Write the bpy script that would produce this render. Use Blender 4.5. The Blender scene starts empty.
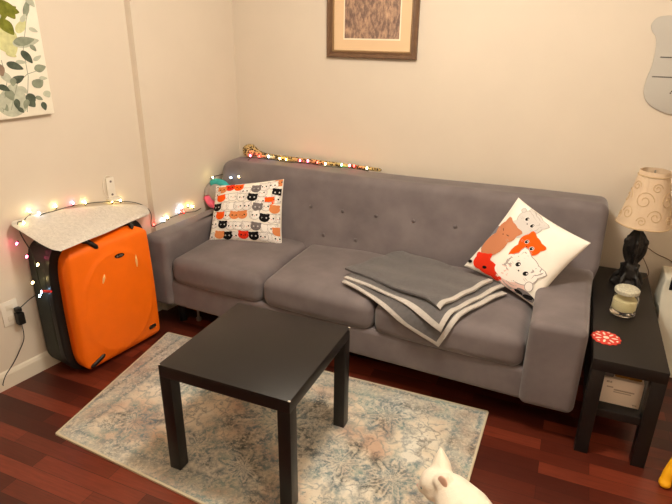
import bpy, bmesh, math, random
from mathutils import Vector, Matrix, noise as mnoise
random.seed(4)
S = bpy.context.scene
COL = S.collection
PI = math.pi

# ------------------------------------------------------------------ materials
def lin(c):
    return tuple(((x/255)/12.92 if x/255 <= .04045 else (((x/255)+.055)/1.055)**2.4) for x in c) + (1.0,)
def new_mat(name):
    m = bpy.data.materials.new(name); m.use_nodes = True
    nt = m.node_tree
    return m, nt, nt.nodes['Principled BSDF']
def nd(nt, kind, **kw):
    n = nt.nodes.new(kind)
    for k, v in kw.items():
        if k.startswith('i_'):
            n.inputs[int(k[2:])].default_value = v
        else:
            setattr(n, k, v)
    return n
def coords(nt):
    return nd(nt, 'ShaderNodeTexCoord').outputs['Object']
def ramp(nt, fac, stops, interp='LINEAR'):
    r = nd(nt, 'ShaderNodeValToRGB'); r.color_ramp.interpolation = interp
    e = r.color_ramp.elements
    while len(e) < len(stops): e.new(0.5)
    for el, (p, c) in zip(e, stops): el.position = p; el.color = c
    nt.links.new(fac, r.inputs[0]); return r.outputs[0]
def noise(nt, vec, scale, detail=4, rough=.55):
    n = nd(nt, 'ShaderNodeTexNoise'); n.inputs['Scale'].default_value = scale
    n.inputs['Detail'].default_value = detail; n.inputs['Roughness'].default_value = rough
    nt.links.new(vec, n.inputs['Vector']); return n.outputs[0]
def mth(nt, op, a, b=None, c=None):
    n = nd(nt, 'ShaderNodeMath', operation=op)
    for i, x in enumerate((a, b, c)):
        if x is None: continue
        if isinstance(x, (int, float)): n.inputs[i].default_value = x
        else: nt.links.new(x, n.inputs[i])
    return n.outputs[0]
def mix(nt, fac, a, b):
    n = nd(nt, 'ShaderNodeMix', data_type='RGBA')
    for i, x in ((0, fac), (6, a), (7, b)):
        if isinstance(x, (int, float, tuple)): n.inputs[i].default_value = x
        else: nt.links.new(x, n.inputs[i])
    return n.outputs[2]
def bump(nt, b, h, strength=.2, dist=.01):
    n = nd(nt, 'ShaderNodeBump'); n.inputs['Strength'].default_value = strength; n.inputs['Distance'].default_value = dist
    nt.links.new(h, n.inputs['Height']); nt.links.new(n.outputs[0], b.inputs['Normal'])
def plain(name, c, rough=.5, spec=.5, var=.0, vscale=20, bmp=0, bscale=80, sheen=0, metal=0, coat=0):
    m, nt, b = new_mat(name)
    b.inputs['Roughness'].default_value = rough
    b.inputs['Specular IOR Level'].default_value = spec
    b.inputs['Metallic'].default_value = metal
    b.inputs['Coat Weight'].default_value = coat
    if sheen:
        b.inputs['Sheen Weight'].default_value = sheen; b.inputs['Sheen Roughness'].default_value = .4
    co = lin(c)
    if var:
        f = noise(nt, coords(nt), vscale)
        a = tuple(min(1, x*(1-var)) for x in co[:3]) + (1,); d = tuple(min(1, x*(1+var)) for x in co[:3]) + (1,)
        nt.links.new(ramp(nt, f, [(.3, a), (.7, d)]), b.inputs['Base Color'])
    else:
        b.inputs['Base Color'].default_value = co
    if bmp: bump(nt, b, noise(nt, coords(nt), bscale), bmp)
    return m
def emitter(name, c, strength):
    m, nt, b = new_mat(name)
    b.inputs['Base Color'].default_value = lin(c)
    b.inputs['Emission Color'].default_value = lin(c); b.inputs['Emission Strength'].default_value = strength
    return m

M = {}
M['wall'] = plain('wall_paint', (220, 207, 190), .75, .25, .02, 3, .04, 160)
M['ceiling'] = plain('ceiling_paint', (236, 228, 212), .9, .1)
M['trim'] = plain('white_trim_paint', (226, 216, 198), .45, .4)
M['velvet'] = plain('grey_velvet', (114, 105, 106), .75, .2, .16, 7, .05, 220, sheen=.3)
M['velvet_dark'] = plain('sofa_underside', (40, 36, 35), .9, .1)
M['black_wood'] = plain('black_brown_foil', (20, 16, 15), .42, .5, .10, 30, .02, 300)
M['corner_glint'] = plain('painted_glint', (205, 195, 180), .6)  # pale colour standing in for the shine on the table corners
M['orange'] = plain('orange_shell', (248, 112, 4), .5, .35, .04, 9, .05, 500)
M['charcoal'] = plain('charcoal_shell', (52, 58, 54), .6, .3, .06, 40, .05, 300)
M['black'] = plain('black_plastic', (14, 13, 13), .4, .4)
M['scuff'] = plain('pale_sticker', (238, 190, 120), .6)
M['silver'] = plain('silver', (190, 185, 178), .3, .5, metal=.8)
M['fleece'] = plain('pale_fleece', (216, 208, 198), .95, .1, .10, 60, .5, 120, sheen=.3)
M['white_plastic'] = plain('white_plastic', (232, 224, 210), .4, .4)
M['grey_plastic'] = plain('grey_plastic', (120, 110, 105), .5)
M['blanket'] = plain('grey_blanket', (100, 97, 98), .9, .1, .12, 60, .35, 350, sheen=.3)
M['edging'] = plain('pale_edging', (190, 184, 178), .9, .1, .06, 90, .3, 300)
M['cotton'] = plain('white_cotton', (246, 239, 228), .85, .15, .03, 15, .1, 200)
M['c_white'] = plain('print_white', (246, 240, 234), .85, .1)
M['c_line'] = plain('print_line_grey', (176, 166, 162), .85, .1)
M['c_grey'] = plain('print_grey', (120, 112, 112), .85, .1)
M['c_bluegrey'] = plain('print_blue_grey', (120, 124, 134), .85, .1)
M['c_palegrey'] = plain('print_pale_grey', (206, 200, 196), .85, .1)
M['c_black'] = plain('print_black', (22, 20, 22), .85, .1)
M['c_orange'] = plain('print_orange', (246, 92, 20), .85, .1)
M['c_red'] = plain('print_red', (222, 52, 28), .85, .1)
M['c_tan'] = plain('print_tan', (222, 138, 84), .85, .1)
M['c_brown'] = plain('print_brown', (196, 128, 92), .85, .1)
M['c_pink'] = plain('print_pink', (236, 200, 190), .85, .1)
M['wire'] = plain('dark_green_wire', (28, 36, 26), .5)
M['teal'] = plain('teal_plush', (70, 172, 166), .9, .1, .1, 40, .3, 200)
M['pink'] = plain('pink_plush', (236, 110, 140), .9, .1, .1, 40, .3, 200)
M['plushgrey'] = plain('pale_grey_plush', (176, 168, 160), .9, .1, .1, 40, .3, 200)
M['fur'] = plain('white_fur', (248, 238, 220), .9, .1, .03, 60, .25, 160, sheen=.3)
M['earpink'] = plain('inner_ear_pink', (236, 196, 176), .8, .1)
M['nosepink'] = plain('nose_pink', (214, 150, 136), .6)
M['eye'] = plain('cat_eye', (60, 96, 110), .1, .6)
M['carved'] = plain('carved_black_resin', (24, 20, 18), .42, .45, .1, 50, .4, 90)
M['frame_wood'] = plain('brown_frame_wood', (112, 84, 62), .45, .4, .15, 30, .1, 60)
M['frame_gilt'] = plain('gilt_lip', (150, 120, 84), .4, .5)
M['matboard'] = plain('cream_mat_board', (228, 196, 158), .9, .1)
M['matlip'] = plain('white_mat_lip', (246, 230, 205), .8, .1)
M['wax'] = plain('cream_wax', (244, 234, 190), .5, .3)
M['lid'] = plain('mottled_lid', (200, 196, 176), .7, .3, .25, 120, .6, 160)
M['redprint'] = plain('red_coaster', (214, 66, 54), .6, .2)
M['cream'] = plain('cream_print', (246, 226, 210), .7, .2)
M['carton'] = plain('white_carton', (232, 214, 196), .7, .2)
M['cartonline'] = plain('carton_print', (176, 156, 138), .7, .2)
M['papers'] = plain('tan_bits', (150, 108, 44), .7, .2)
M['paperbag'] = plain('white_paper', (226, 222, 206), .7, .2, .03, 10)
M['greyfelt'] = plain('grey_board', (192, 187, 178), .85, .1)
M['yellow'] = plain('yellow_plush', (250, 180, 20), .6, .3, .05, 20, .1, 150)
M['canvas'] = plain('canvas_white', (240, 232, 214), .85, .1, .03, 30)
M['l_olive'] = plain('leaf_olive', (118, 122, 48), .85, .1, .3, 40)
M['l_sage'] = plain('leaf_sage', (140, 146, 126), .85, .1, .2, 40)
M['l_pale'] = plain('leaf_pale', (188, 190, 170), .85, .1, .15, 40)
M['l_dark'] = plain('leaf_dark', (84, 92, 78), .85, .1, .3, 40)
M['l_yellow'] = plain('leaf_yellow', (206, 204, 150), .85, .1, .15, 40)
M['l_blush'] = plain('leaf_brown', (150, 128, 108), .85, .1, .2, 40)
M['rugedge'] = plain('rug_binding', (206, 194, 168), .9, .1)

def make_floor_mat():
    m, nt, b = new_mat('red_brown_planks')
    co = coords(nt)
    br = nd(nt, 'ShaderNodeTexBrick', offset=.37, offset_frequency=2, squash=1)
    nt.links.new(co, br.inputs['Vector'])
    br.inputs['Scale'].default_value = 1; br.inputs['Brick Width'].default_value = .52; br.inputs['Row Height'].default_value = .072
    br.inputs['Mortar Size'].default_value = .0009; br.inputs['Bias'].default_value = 0
    br.inputs['Color1'].default_value = (0, 0, 0, 1); br.inputs['Color2'].default_value = (1, 1, 1, 1); br.inputs['Mortar'].default_value = (.1, .1, .1, 1)
    tone = ramp(nt, br.outputs['Color'], [(0, lin((62, 25, 18))), (.5, lin((92, 38, 25))), (1, lin((134, 60, 40)))])
    mp = nd(nt, 'ShaderNodeMapping'); mp.inputs['Scale'].default_value = (2.5, 38, 1); nt.links.new(co, mp.inputs[0])
    g = noise(nt, mp.outputs[0], 3, 6, .65)
    tone = mix(nt, ramp(nt, g, [(.35, (0, 0, 0, 1)), (.75, (.5, .5, .5, 1))]), tone, lin((54, 17, 10)))
    tone = mix(nt, mth(nt, 'MULTIPLY', br.outputs['Fac'], .7), tone, lin((30, 10, 7)))
    nt.links.new(tone, b.inputs['Base Color'])
    b.inputs['Roughness'].default_value = .3; b.inputs['Specular IOR Level'].default_value = .4
    return m
M['floor'] = make_floor_mat()

RX0, RX1, RY0, RY1 = -.62, 1.118, -.10, .875
def make_rug_mat():
    m, nt, b = new_mat('faded_oriental_pile')
    co = coords(nt)
    sp = nd(nt, 'ShaderNodeSeparateXYZ'); nt.links.new(co, sp.inputs[0])
    x, y = sp.outputs[0], sp.outputs[1]
    n_big = noise(nt, co, 3.2, 3); n_mid = noise(nt, co, 17, 5, .65); n_fine = noise(nt, co, 75, 4, .7)
    # cream to tan ground
    base = ramp(nt, n_big, [(.35, lin((226, 222, 210))), (.5, lin((220, 208, 188))), (.64, lin((198, 168, 146)))])
    # distance to the outer edge for the borders
    cx, cy, hx, hy = (RX0+RX1)/2, (RY0+RY1)/2, (RX1-RX0)/2, (RY1-RY0)/2
    dx = mth(nt, 'SUBTRACT', hx, mth(nt, 'ABSOLUTE', mth(nt, 'SUBTRACT', x, cx)))
    dy = mth(nt, 'SUBTRACT', hy, mth(nt, 'ABSOLUTE', mth(nt, 'SUBTRACT', y, cy)))
    de = mth(nt, 'MINIMUM', dx, dy)
    wob = mth(nt, 'MULTIPLY', mth(nt, 'SUBTRACT', n_mid, .5), .05)
    de = mth(nt, 'ADD', de, wob)
    bord = ramp(nt, de, [(0, (.4,)*3+(1,)), (.02, (.9,)*3+(1,)), (.035, (.35,)*3+(1,)), (.09, (.55,)*3+(1,)), (.115, (.85,)*3+(1,)), (.135, (.25,)*3+(1,)), (.17, (0, 0, 0, 1))])
    # medallions and corner sprays
    med = None
    for mx, my, r, k in ((.27, .42, .30, 8), (.02, .14, .15, 6), (.62, .30, .16, 7), (.84, .30, .15, 9), (-.30, .55, .20, 6), (.86, .02, .18, 7), (.45, -.03, .12, 6), (.70, .66, .15, 8), (-.33, .16, .14, 7), (.27, .12, .13, 9)):
        ax = mth(nt, 'SUBTRACT', x, mx); ay = mth(nt, 'SUBTRACT', y, my)
        rr = mth(nt, 'SQRT', mth(nt, 'ADD', mth(nt, 'MULTIPLY', ax, ax), mth(nt, 'MULTIPLY', ay, ay)))
        th = mth(nt, 'ARCTAN2', ay, ax)
        pet = mth(nt, 'MULTIPLY', mth(nt, 'COSINE', mth(nt, 'MULTIPLY', th, float(k))), .22)
        q = mth(nt, 'ADD', mth(nt, 'DIVIDE', rr, r), pet)
        q = mth(nt, 'ADD', q, mth(nt, 'MULTIPLY', mth(nt, 'SUBTRACT', n_mid, .5), .9))
        v = ramp(nt, q, [(0, (.3,)*3+(1,)), (.22, (.9,)*3+(1,)), (.36, (.2,)*3+(1,)), (.55, (.95,)*3+(1,)), (.8, (.5,)*3+(1,)), (1, (0, 0, 0, 1))])
        med = v if med is None else mth(nt, 'MAXIMUM', med, v)
    vor = nd(nt, 'ShaderNodeTexVoronoi', feature='DISTANCE_TO_EDGE'); vor.inputs['Scale'].default_value = 15
    wv = nd(nt, 'ShaderNodeMix', data_type='RGBA'); wv.inputs[0].default_value = .12
    nt.links.new(co, wv.inputs[6])
    nz = nd(nt, 'ShaderNodeTexNoise'); nz.inputs['Scale'].default_value = 12; nt.links.new(co, nz.inputs['Vector']); nt.links.new(nz.outputs[1], wv.inputs[7])
    nt.links.new(wv.outputs[2], vor.inputs['Vector'])
    vines = ramp(nt, vor.outputs['Distance'], [(0, (.6,)*3+(1,)), (.05, (.4,)*3+(1,)), (.09, (0, 0, 0, 1))])
    patch = ramp(nt, noise(nt, co, 8, 5, .7), [(.53, (0, 0, 0, 1)), (.58, (.8,)*3+(1,)), (.63, (.3,)*3+(1,)), (.68, (.8,)*3+(1,))])
    tot = mth(nt, 'MAXIMUM', mth(nt, 'MAXIMUM', mth(nt, 'MAXIMUM', bord, med), vines), patch)
    wear = ramp(nt, n_fine, [(.34, (.12,)*3+(1,)), (.55, (1, 1, 1, 1))])
    tot = mth(nt, 'MULTIPLY', tot, wear)
    teal = ramp(nt, noise(nt, co, 6, 2), [(.35, lin((46, 58, 64))), (.5, lin((80, 108, 122))), (.62, lin((104, 138, 140)))])
    col = mix(nt, mth(nt, 'MULTIPLY', tot, .95), base, teal)
    speck = ramp(nt, noise(nt, co, 120, 2, .7), [(.58, (0, 0, 0, 1)), (.7, (.6,)*3+(1,))])
    col = mix(nt, mth(nt, 'MULTIPLY', speck, ramp(nt, n_mid, [(.4, (0, 0, 0, 1)), (.6, (1, 1, 1, 1))])), col, lin((84, 76, 70)))
    nt.links.new(col, b.inputs['Base Color'])
    b.inputs['Roughness'].default_value = .95; b.inputs['Specular IOR Level'].default_value = .1
    bump(nt, b, n_fine, .3, .004)
    return m
M['rug'] = make_rug_mat()

def make_leopard():
    m, nt, b = new_mat('leopard_print')
    co = coords(nt)
    v = nd(nt, 'ShaderNodeTexVoronoi'); v.inputs['Scale'].default_value = 80; nt.links.new(co, v.inputs['Vector'])
    f = mth(nt, 'ADD', v.outputs['Distance'], mth(nt, 'MULTIPLY', noise(nt, co, 90, 2), .3))
    nt.links.new(ramp(nt, f, [(.0, lin((136, 92, 48))), (.26, lin((136, 92, 48))), (.30, lin((20, 15, 10))), (.58, lin((20, 15, 10))), (.62, lin((196, 168, 112)))], 'CONSTANT'), b.inputs['Base Color'])
    b.inputs['Roughness'].default_value = .9
    return m
M['leopard'] = make_leopard()

def make_grass_print():
    m, nt, b = new_mat('sepia_grass_print')
    co = coords(nt)
    mp = nd(nt, 'ShaderNodeMapping'); mp.inputs['Scale'].default_value = (60, 1, 24); nt.links.new(co, mp.inputs[0])
    f = mth(nt, 'ADD', mth(nt, 'MULTIPLY', noise(nt, mp.outputs[0], 1, 5, .7), .6), mth(nt, 'MULTIPLY', noise(nt, co, 9, 3), .4))
    nt.links.new(ramp(nt, f, [(.34, lin((84, 66, 62))), (.46, lin((126, 100, 88))), (.58, lin((186, 150, 122))), (.7, lin((206, 172, 140)))]), b.inputs['Base Color'])
    b.inputs['Roughness'].default_value = .6
    return m
M['grass'] = make_grass_print()

def make_glass():
    m, nt, b = new_mat('clear_glass')
    b.inputs['Base Color'].default_value = (1, 1, .97, 1); b.inputs['Transmission Weight'].default_value = 1
    b.inputs['Roughness'].default_value = .03; b.inputs['IOR'].default_value = 1.2
    return m
M['glass'] = make_glass()

def make_shade():
    m, nt, b = new_mat('embossed_shade_fabric')
    b.inputs['Base Color'].default_value = lin((212, 188, 160)); b.inputs['Roughness'].default_value = .85
    b.inputs['Specular IOR Level'].default_value = .15
    bump(nt, b, noise(nt, coords(nt), 260), .15)
    return m
M['shade'] = make_shade()
M['cordtrim'] = plain('shade_cord', (198, 172, 138), .85, .1, .1, 60)
BULB = {'w': emitter('bulb_warm', (255, 226, 150), 34), 'c': emitter('bulb_cool', (190, 225, 255), 26), 'p': emitter('bulb_pink', (255, 90, 130), 34),
        'r': emitter('bulb_red', (255, 40, 34), 34), 'g': emitter('bulb_green', (120, 255, 170), 30), 'y': emitter('bulb_yellow', (255, 200, 80), 34)}
M['redtag'] = plain('red_tag', (214, 40, 44), .5)

# ------------------------------------------------------------------ mesh helpers
class MB:
    def __init__(s): s.v = []; s.f = []; s.mi = []
    def add(s, vs, fs, mi=0):
        o = len(s.v); s.v += [Vector(p) for p in vs]
        for k, f in enumerate(fs):
            s.f.append([i+o for i in f]); s.mi.append(mi if isinstance(mi, int) else mi[k])
        return s
    def box(s, a, b, mi=0):
        x0, y0, z0 = a; x1, y1, z1 = b
        return s.add([(x0,y0,z0),(x1,y0,z0),(x1,y1,z0),(x0,y1,z0),(x0,y0,z1),(x1,y0,z1),(x1,y1,z1),(x0,y1,z1)],
                     [(0,3,2,1),(4,5,6,7),(0,1,5,4),(1,2,6,5),(2,3,7,6),(3,0,4,7)], mi)
    def rbox(s, a, b, r, n=(6, 6, 6), fn=None, k=4, mi=0):
        c = [(p+q)/2 for p, q in zip(a, b)]; h = [(q-p)/2 for p, q in zip(a, b)]
        ax = []
        for i in range(3):
            rr = min(r, h[i]*.999)
            edge = [rr*(1-math.tan(PI/4*j/k)) for j in range(k, 0, -1)]   # 0 .. just under rr
            lo = [-h[i]+e for e in edge]
            inner = [-(h[i]-rr)+2*(h[i]-rr)*j/n[i] for j in range(n[i]+1)]
            ax.append(lo+inner+[-e for e in reversed(lo)])
        vs = []; fs = []; idx = {}
        def vid(p):
            q = []; 
            for i in range(3):
                m_ = h[i]-min(r, h[i]*.999); q.append(max(-m_, min(m_, p[i])))
            d = Vector(p)-Vector(q); L = d.length
            rr = [min(r, hh*.999) for hh in h]
            pt = Vector(q)+(Vector([d[i]/L*rr[i] for i in range(3)]) if L > 1e-9 else Vector())
            key = tuple(round(t, 7) for t in p)
            if key not in idx:
                idx[key] = len(vs); w = pt+Vector(c)
                vs.append(fn(w, pt) if fn else w)
            return idx[key]
        for d in range(3):
            e, f = (d+1) % 3, (d+2) % 3
            for sgn in (-1, 1):
                for i in range(len(ax[e])-1):
                    for j in range(len(ax[f])-1):
                        quad = []
                        for u, w in ((i, j), (i+1, j), (i+1, j+1), (i, j+1)):
                            p = [0, 0, 0]; p[d] = sgn*h[d]; p[e] = ax[e][u]; p[f] = ax[f][w]; quad.append(vid(p))
                        if sgn < 0: quad.reverse()
                        fs.append(quad)
        return s.add(vs, fs, mi)
    def lathe(s, prof, c=(0, 0, 0), n=32, mi=0, cap=True, fn=None):
        vs = []; fs = []
        for (r, z) in prof:
            for i in range(n):
                t = 2*PI*i/n; rr = r*(fn(t, z) if fn else 1)
                vs.append((c[0]+rr*math.cos(t), c[1]+rr*math.sin(t), c[2]+z))
        for k in range(len(prof)-1):
            for i in range(n):
                j = (i+1) % n; fs.append((k*n+i, k*n+j, (k+1)*n+j, (k+1)*n+i))
        if cap:
            fs.append(tuple(reversed(range(n)))); fs.append(tuple((len(prof)-1)*n+i for i in range(n)))
        return s.add(vs, fs, mi)
    def tube(s, pts, rad, n=8, mi=0):
        pts = [Vector(p) for p in pts]; R = rad if isinstance(rad, (list, tuple)) else [rad]*len(pts)
        vs = []; fs = []; up = Vector((.13, .07, 1)).normalized()
        prev = None
        for i, p in enumerate(pts):
            t = (pts[min(i+1, len(pts)-1)]-pts[max(i-1, 0)])
            t = t.normalized() if t.length > 1e-9 else Vector((1, 0, 0))
            a = (prev - t*prev.dot(t)) if prev else t.cross(up)
            if a.length < 1e-5: a = t.cross(Vector((1, 0, 0)))
            a.normalize(); prev = a; b_ = t.cross(a)
            for k in range(n):
                q = 2*PI*k/n; vs.append(p+(a*math.cos(q)+b_*math.sin(q))*R[i])
        for i in range(len(pts)-1):
            for k in range(n):
                j = (k+1) % n; fs.append((i*n+k, i*n+j, (i+1)*n+j, (i+1)*n+k))
        fs.append(tuple(reversed(range(n)))); fs.append(tuple((len(pts)-1)*n+k for k in range(n)))
        return s.add(vs, fs, mi)
    def ell(s, c, r, rot=None, nu=20, nv=12, mi=0):
        vs = []; fs = []; Rm = rot or Matrix.Identity(3)
        for j in range(nv+1):
            ph = PI*j/nv
            for i in range(nu):
                t = 2*PI*i/nu
                vs.append(Vector(c)+Rm @ Vector((r[0]*math.sin(ph)*math.cos(t), r[1]*math.sin(ph)*math.sin(t), r[2]*math.cos(ph))))
        for j in range(nv):
            for i in range(nu):
                k = (i+1) % nu; fs.append((j*nu+i, (j+1)*nu+i, (j+1)*nu+k, j*nu+k))
        return s.add(vs, fs, mi)
    def prism(s, pts, d, mi=0):       # polygon of 3-D points pushed along d
        n = len(pts); d = Vector(d)
        vs = [Vector(p) for p in pts]+[Vector(p)+d for p in pts]
        fs = [tuple(reversed(range(n))), tuple(range(n, 2*n))]+[(i, (i+1) % n, n+(i+1) % n, n+i) for i in range(n)]
        return s.add(vs, fs, mi)
    def build(s, name, mats, parent=None, smooth=True, merge=True, angle=40, bev=0, loc=None):
        if not isinstance(mats, (list, tuple)): mats = [mats]
        me = bpy.data.meshes.new(name)
        off = Vector(loc) if loc else Vector()
        me.from_pydata([p-off for p in s.v], [], s.f)
        for m in mats: me.materials.append(m)
        for p, i in zip(me.polygons, s.mi): p.material_index = i
        bm = bmesh.new(); bm.from_mesh(me)
        if merge: bmesh.ops.remove_doubles(bm, verts=bm.verts, dist=1e-5)
        bmesh.ops.recalc_face_normals(bm, faces=bm.faces)
        if bev: bmesh.ops.bevel(bm, geom=[e for e in bm.edges if e.is_manifold and e.calc_face_angle(0) > .5], offset=bev, segments=2, affect='EDGES', profile=.5)
        for f in bm.faces: f.smooth = smooth
        if smooth:
            for e in bm.edges:
                if len(e.link_faces) == 2 and e.calc_face_angle(0) > math.radians(angle): e.smooth = False
        bm.to_mesh(me); bm.free()
        o = bpy.data.objects.new(name, me); COL.objects.link(o)
        if loc: o.location = off
        if parent is not None: o.parent = parent; o.location = off - PLOC.get(parent.name, Vector())
        elif loc is None: pass
        PLOC.setdefault(o.name, off)
        return o
PLOC = {}
def tag(o, label=None, cat=None, group=None, kind=None):
    for k, v in (('label', label), ('category', cat), ('group', group), ('kind', kind)):
        if v: o[k] = v
    return o
def thing(name, label, cat, loc=(0, 0, 0), group=None):
    o = bpy.data.objects.new(name, None); COL.objects.link(o); o.location = loc; o.empty_display_size = .05
    PLOC[o.name] = Vector(loc)
    return tag(o, label, cat, group)
def struct(o): o['kind'] = 'structure'; return o
def remesh(o, vox=.008, it=4, fac=.5):
    r = o.modifiers.new('Remesh', 'REMESH'); r.mode = 'VOXEL'; r.voxel_size = vox; r.use_smooth_shade = True
    sm = o.modifiers.new('Smooth', 'SMOOTH'); sm.factor = fac; sm.iterations = it
    return o
def catmull(pts, n=6):
    P = [Vector(p) for p in pts]; out = []
    for i in range(len(P)-1):
        a, b, c, d = P[max(i-1, 0)], P[i], P[i+1], P[min(i+2, len(P)-1)]
        for k in range(n):
            t = k/n
            out.append(.5*((2*b)+(c-a)*t+(2*a-5*b+4*c-d)*t*t+(-a+3*b-3*c+d)*t**3))
    out.append(P[-1]); return out

# ------------------------------------------------------------------ camera (solved from the coffee table and the walls)
CP = Vector((1.2858867757, -1.3676569861, 1.6645585187)); FPX = 557.0169
rv = Vector((0.3764133011, 0.3945742970, 0.0883530008))
K = Matrix.Rotation(rv.length, 3, rv.normalized())
R0 = Matrix(((1, 0, 0), (0, 0, -1), (0, 1, 0)))
RW = K @ R0                                    # world -> camera (x right, y down, z forward)
cam = bpy.data.cameras.new('camera'); co_ = bpy.data.objects.new('camera', cam); COL.objects.link(co_)
cam.sensor_width = 36; cam.lens = FPX*36/672; cam.clip_start = .02
right, down, fwd = RW[0], RW[1], RW[2]
co_.matrix_world = Matrix(((right[0], -down[0], -fwd[0], CP[0]), (right[1], -down[1], -fwd[1], CP[1]), (right[2], -down[2], -fwd[2], CP[2]), (0, 0, 0, 1)))
S.camera = co_
def ray(u, v): return RW.transposed() @ Vector(((u-336)/FPX, (v-252)/FPX, 1))
def at(u, v, ax, val):                         # where the sight line of a measured point meets a plane
    d = ray(u, v); return CP+d*((val-CP[ax])/d[ax])
def proj(p):
    q = RW @ (p-CP); return 336+FPX*q.x/q.z, 252+FPX*q.y/q.z
WA, WB = -1.1, .148                            # left wall: x = WA + WB*y
def at_wall(u, v, off=0):
    d = ray(u, v); t = (WA+off-CP[0]+WB*CP[1])/(d[0]-WB*d[1]); return CP+d*t
def wx(y): return WA+WB*y

# ------------------------------------------------------------------ the room
YB, XR, YF, ZC = 1.86, 3.0, -2.6, 2.5
b = MB(); b.box((-1.75, YF-.1, -.1), (XR+.1, YB+.15, 0)); struct(b.build('floor', M['floor'], smooth=False))
b = MB(); b.box((-1.75, YF-.1, ZC), (XR+.1, YB+.15, ZC+.1)); struct(b.build('ceiling', M['ceiling'], smooth=False))
b = MB(); b.box((-.95, YB, 0), (XR+.1, YB+.1, ZC)); struct(b.build('wall_back', M['wall'], smooth=False))
b = MB(); b.box((XR, YF-.1, 0), (XR+.1, YB, ZC)); struct(b.build('wall_right', M['wall'], smooth=False))
b = MB(); b.box((-1.75, YF-.1, 0), (XR, YF, ZC)); struct(b.build('wall_front', M['wall'], smooth=False))
YJ = 1.085; JW = .036
wl = [(wx(YF), YF), (wx(YJ), YJ), (wx(YJ)+JW, YJ+.002), (wx(YB)+JW, YB), (wx(YB)-.12, YB), (wx(YF)-.12, YF)]
b = MB(); b.prism([(x, y, 0) for x, y in wl], (0, 0, ZC)); struct(b.build('wall_left', M['wall'], smooth=False))
def baseboard(name, p, q, nrm, h=.092, t=.014):
    p, q, nrm = Vector(p+(0,)), Vector(q+(0,)), Vector(nrm+(0,)).normalized()
    prof = [(0, 0), (t, 0), (t, h-.02), (t*.55, h-.006), (0, h)]
    pts = [p+nrm*a+Vector((0, 0, z)) for a, z in prof]
    b = MB(); b.prism(pts, q-p); struct(b.build(name, M['trim'], smooth=False))
nw = (1, -WB)
baseboard('baseboard_left', (wx(YF), YF), (wx(YJ), YJ), nw)
baseboard('baseboard_left_rear', (wx(YJ)+JW, YJ+.004), (wx(YB)+JW, YB), nw)
baseboard('baseboard_back', (wx(YB)+JW+.015, YB), (XR, YB), (0, -1))

# ------------------------------------------------------------------ rug
rq = [(-.585, -.035), (1.112, -.17), (1.121, .88), (-.70, .86)]
b = MB(); N = 24; T = .007
vs = []; fs = []; mi = []
for j in range(N+1):
    for i in range(N+1):
        u, v = i/N, j/N
        p = Vector(rq[0])*(1-u)*(1-v)+Vector(rq[1])*u*(1-v)+Vector(rq[2])*u*v+Vector(rq[3])*(1-u)*v
        vs.append((p.x, p.y, T+.0008*math.sin(9*p.x+4*p.y)))
for j in range(N):
    for i in range(N): fs.append((j*(N+1)+i, j*(N+1)+i+1, (j+1)*(N+1)+i+1, (j+1)*(N+1)+i))
b.add(vs, fs, 0)
rb = b.build('area_rug', [M['rug']])
tag(rb, 'faded oriental area rug in cream and blue-grey under the black coffee table', 'rug')
e = MB()
for k in range(4):
    p, q = Vector(rq[k]), Vector(rq[(k+1) % 4])
    d = (q-p).normalized(); nn = Vector((d.y, -d.x))
    e.prism([(p.x, p.y, .0005), (p.x+nn.x*.006, p.y+nn.y*.006, .0005), (p.x+nn.x*.005, p.y+nn.y*.005, .008), (p.x-nn.x*.004, p.y-nn.y*.004, .0085)], (q.x-p.x, q.y-p.y, 0))
eb = e.build('binding', M['rugedge'], rb, smooth=False); eb['label'] = 'pale bound edge'

# ------------------------------------------------------------------ coffee table
TH = .495; RT = .0085
ct = thing('coffee_table', 'square black-brown coffee table with painted corner highlights standing on the rug', 'coffee table', (.275, .275, RT))
b = MB(); b.box((0, 0, TH-.052), (.55, .55, TH)); b.build('tabletop', M['black_wood'], ct, bev=.0015)
for x in (0, .5):
    for y in (0, .5):
        b = MB(); b.box((x, y, RT), (x+.05, y+.05, TH-.052)); b.build('leg', M['black_wood'], ct, bev=.0012)
for (x, y) in ((0, 0), (.55, 0), (.55, .55)):  # specular highlights on the top's corners, painted as small pale blobs
    b = MB(); b.ell((x+(-.003 if x else .003), y+(-.003 if y else .003), TH-.001), (.006, .004, .0025)); c = b.build('corner_glint', M['corner_glint'], ct); c['label'] = 'pale painted corner highlight'

# ------------------------------------------------------------------ sofa
sofa = thing('sofa', 'long grey velvet three-seat sofa with button-tufted back against the back wall', 'sofa', (.3, 1.3, 0))
def yf(x): return .892-.0565*x                 # front of the base rail
SZ = .452; XI0, XI1 = -.69, 1.242
def skew(off=0.0):
    def fn(w, l): 
        t = max(0, min(1, (1.72-w.y)/.9)); return Vector((w.x, w.y+(yf(w.x)-.85+off)*t, w.z))
    return fn
b = MB(); b.rbox((XI0-.03, .85, .15), (XI1+.03, 1.72, .31), .025, (16, 6, 2), skew()); b.build('base_rail', M['velvet'], sofa)
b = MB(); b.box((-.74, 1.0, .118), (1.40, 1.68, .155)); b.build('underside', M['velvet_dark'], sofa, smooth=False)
# arms
def arm_l(w, l):
    t = max(0, min(1, (w.y-.9)/.85))
    if w.x < -.75: w = Vector((w.x+.075*t, w.y, w.z))
    return w
b = MB(); b.rbox((-.865, .905, .15), (XI0, 1.76, .568), .035, (4, 12, 6), arm_l); b.build('arm', M['velvet'], sofa)
def arm_r(w, l):
    x = w.x
    if x > 1.4: x -= .026*max(0, min(1, (1.62-w.y)/.8))
    return Vector((x+.0024*math.sin(w.y*9), w.y, w.z+.003*math.sin(w.y*11)))
b = MB(); b.rbox((XI1, .797, .145), (1.494, 1.74, .553), .033, (5, 14, 6), arm_r); b.build('arm', M['velvet'], sofa)
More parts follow.
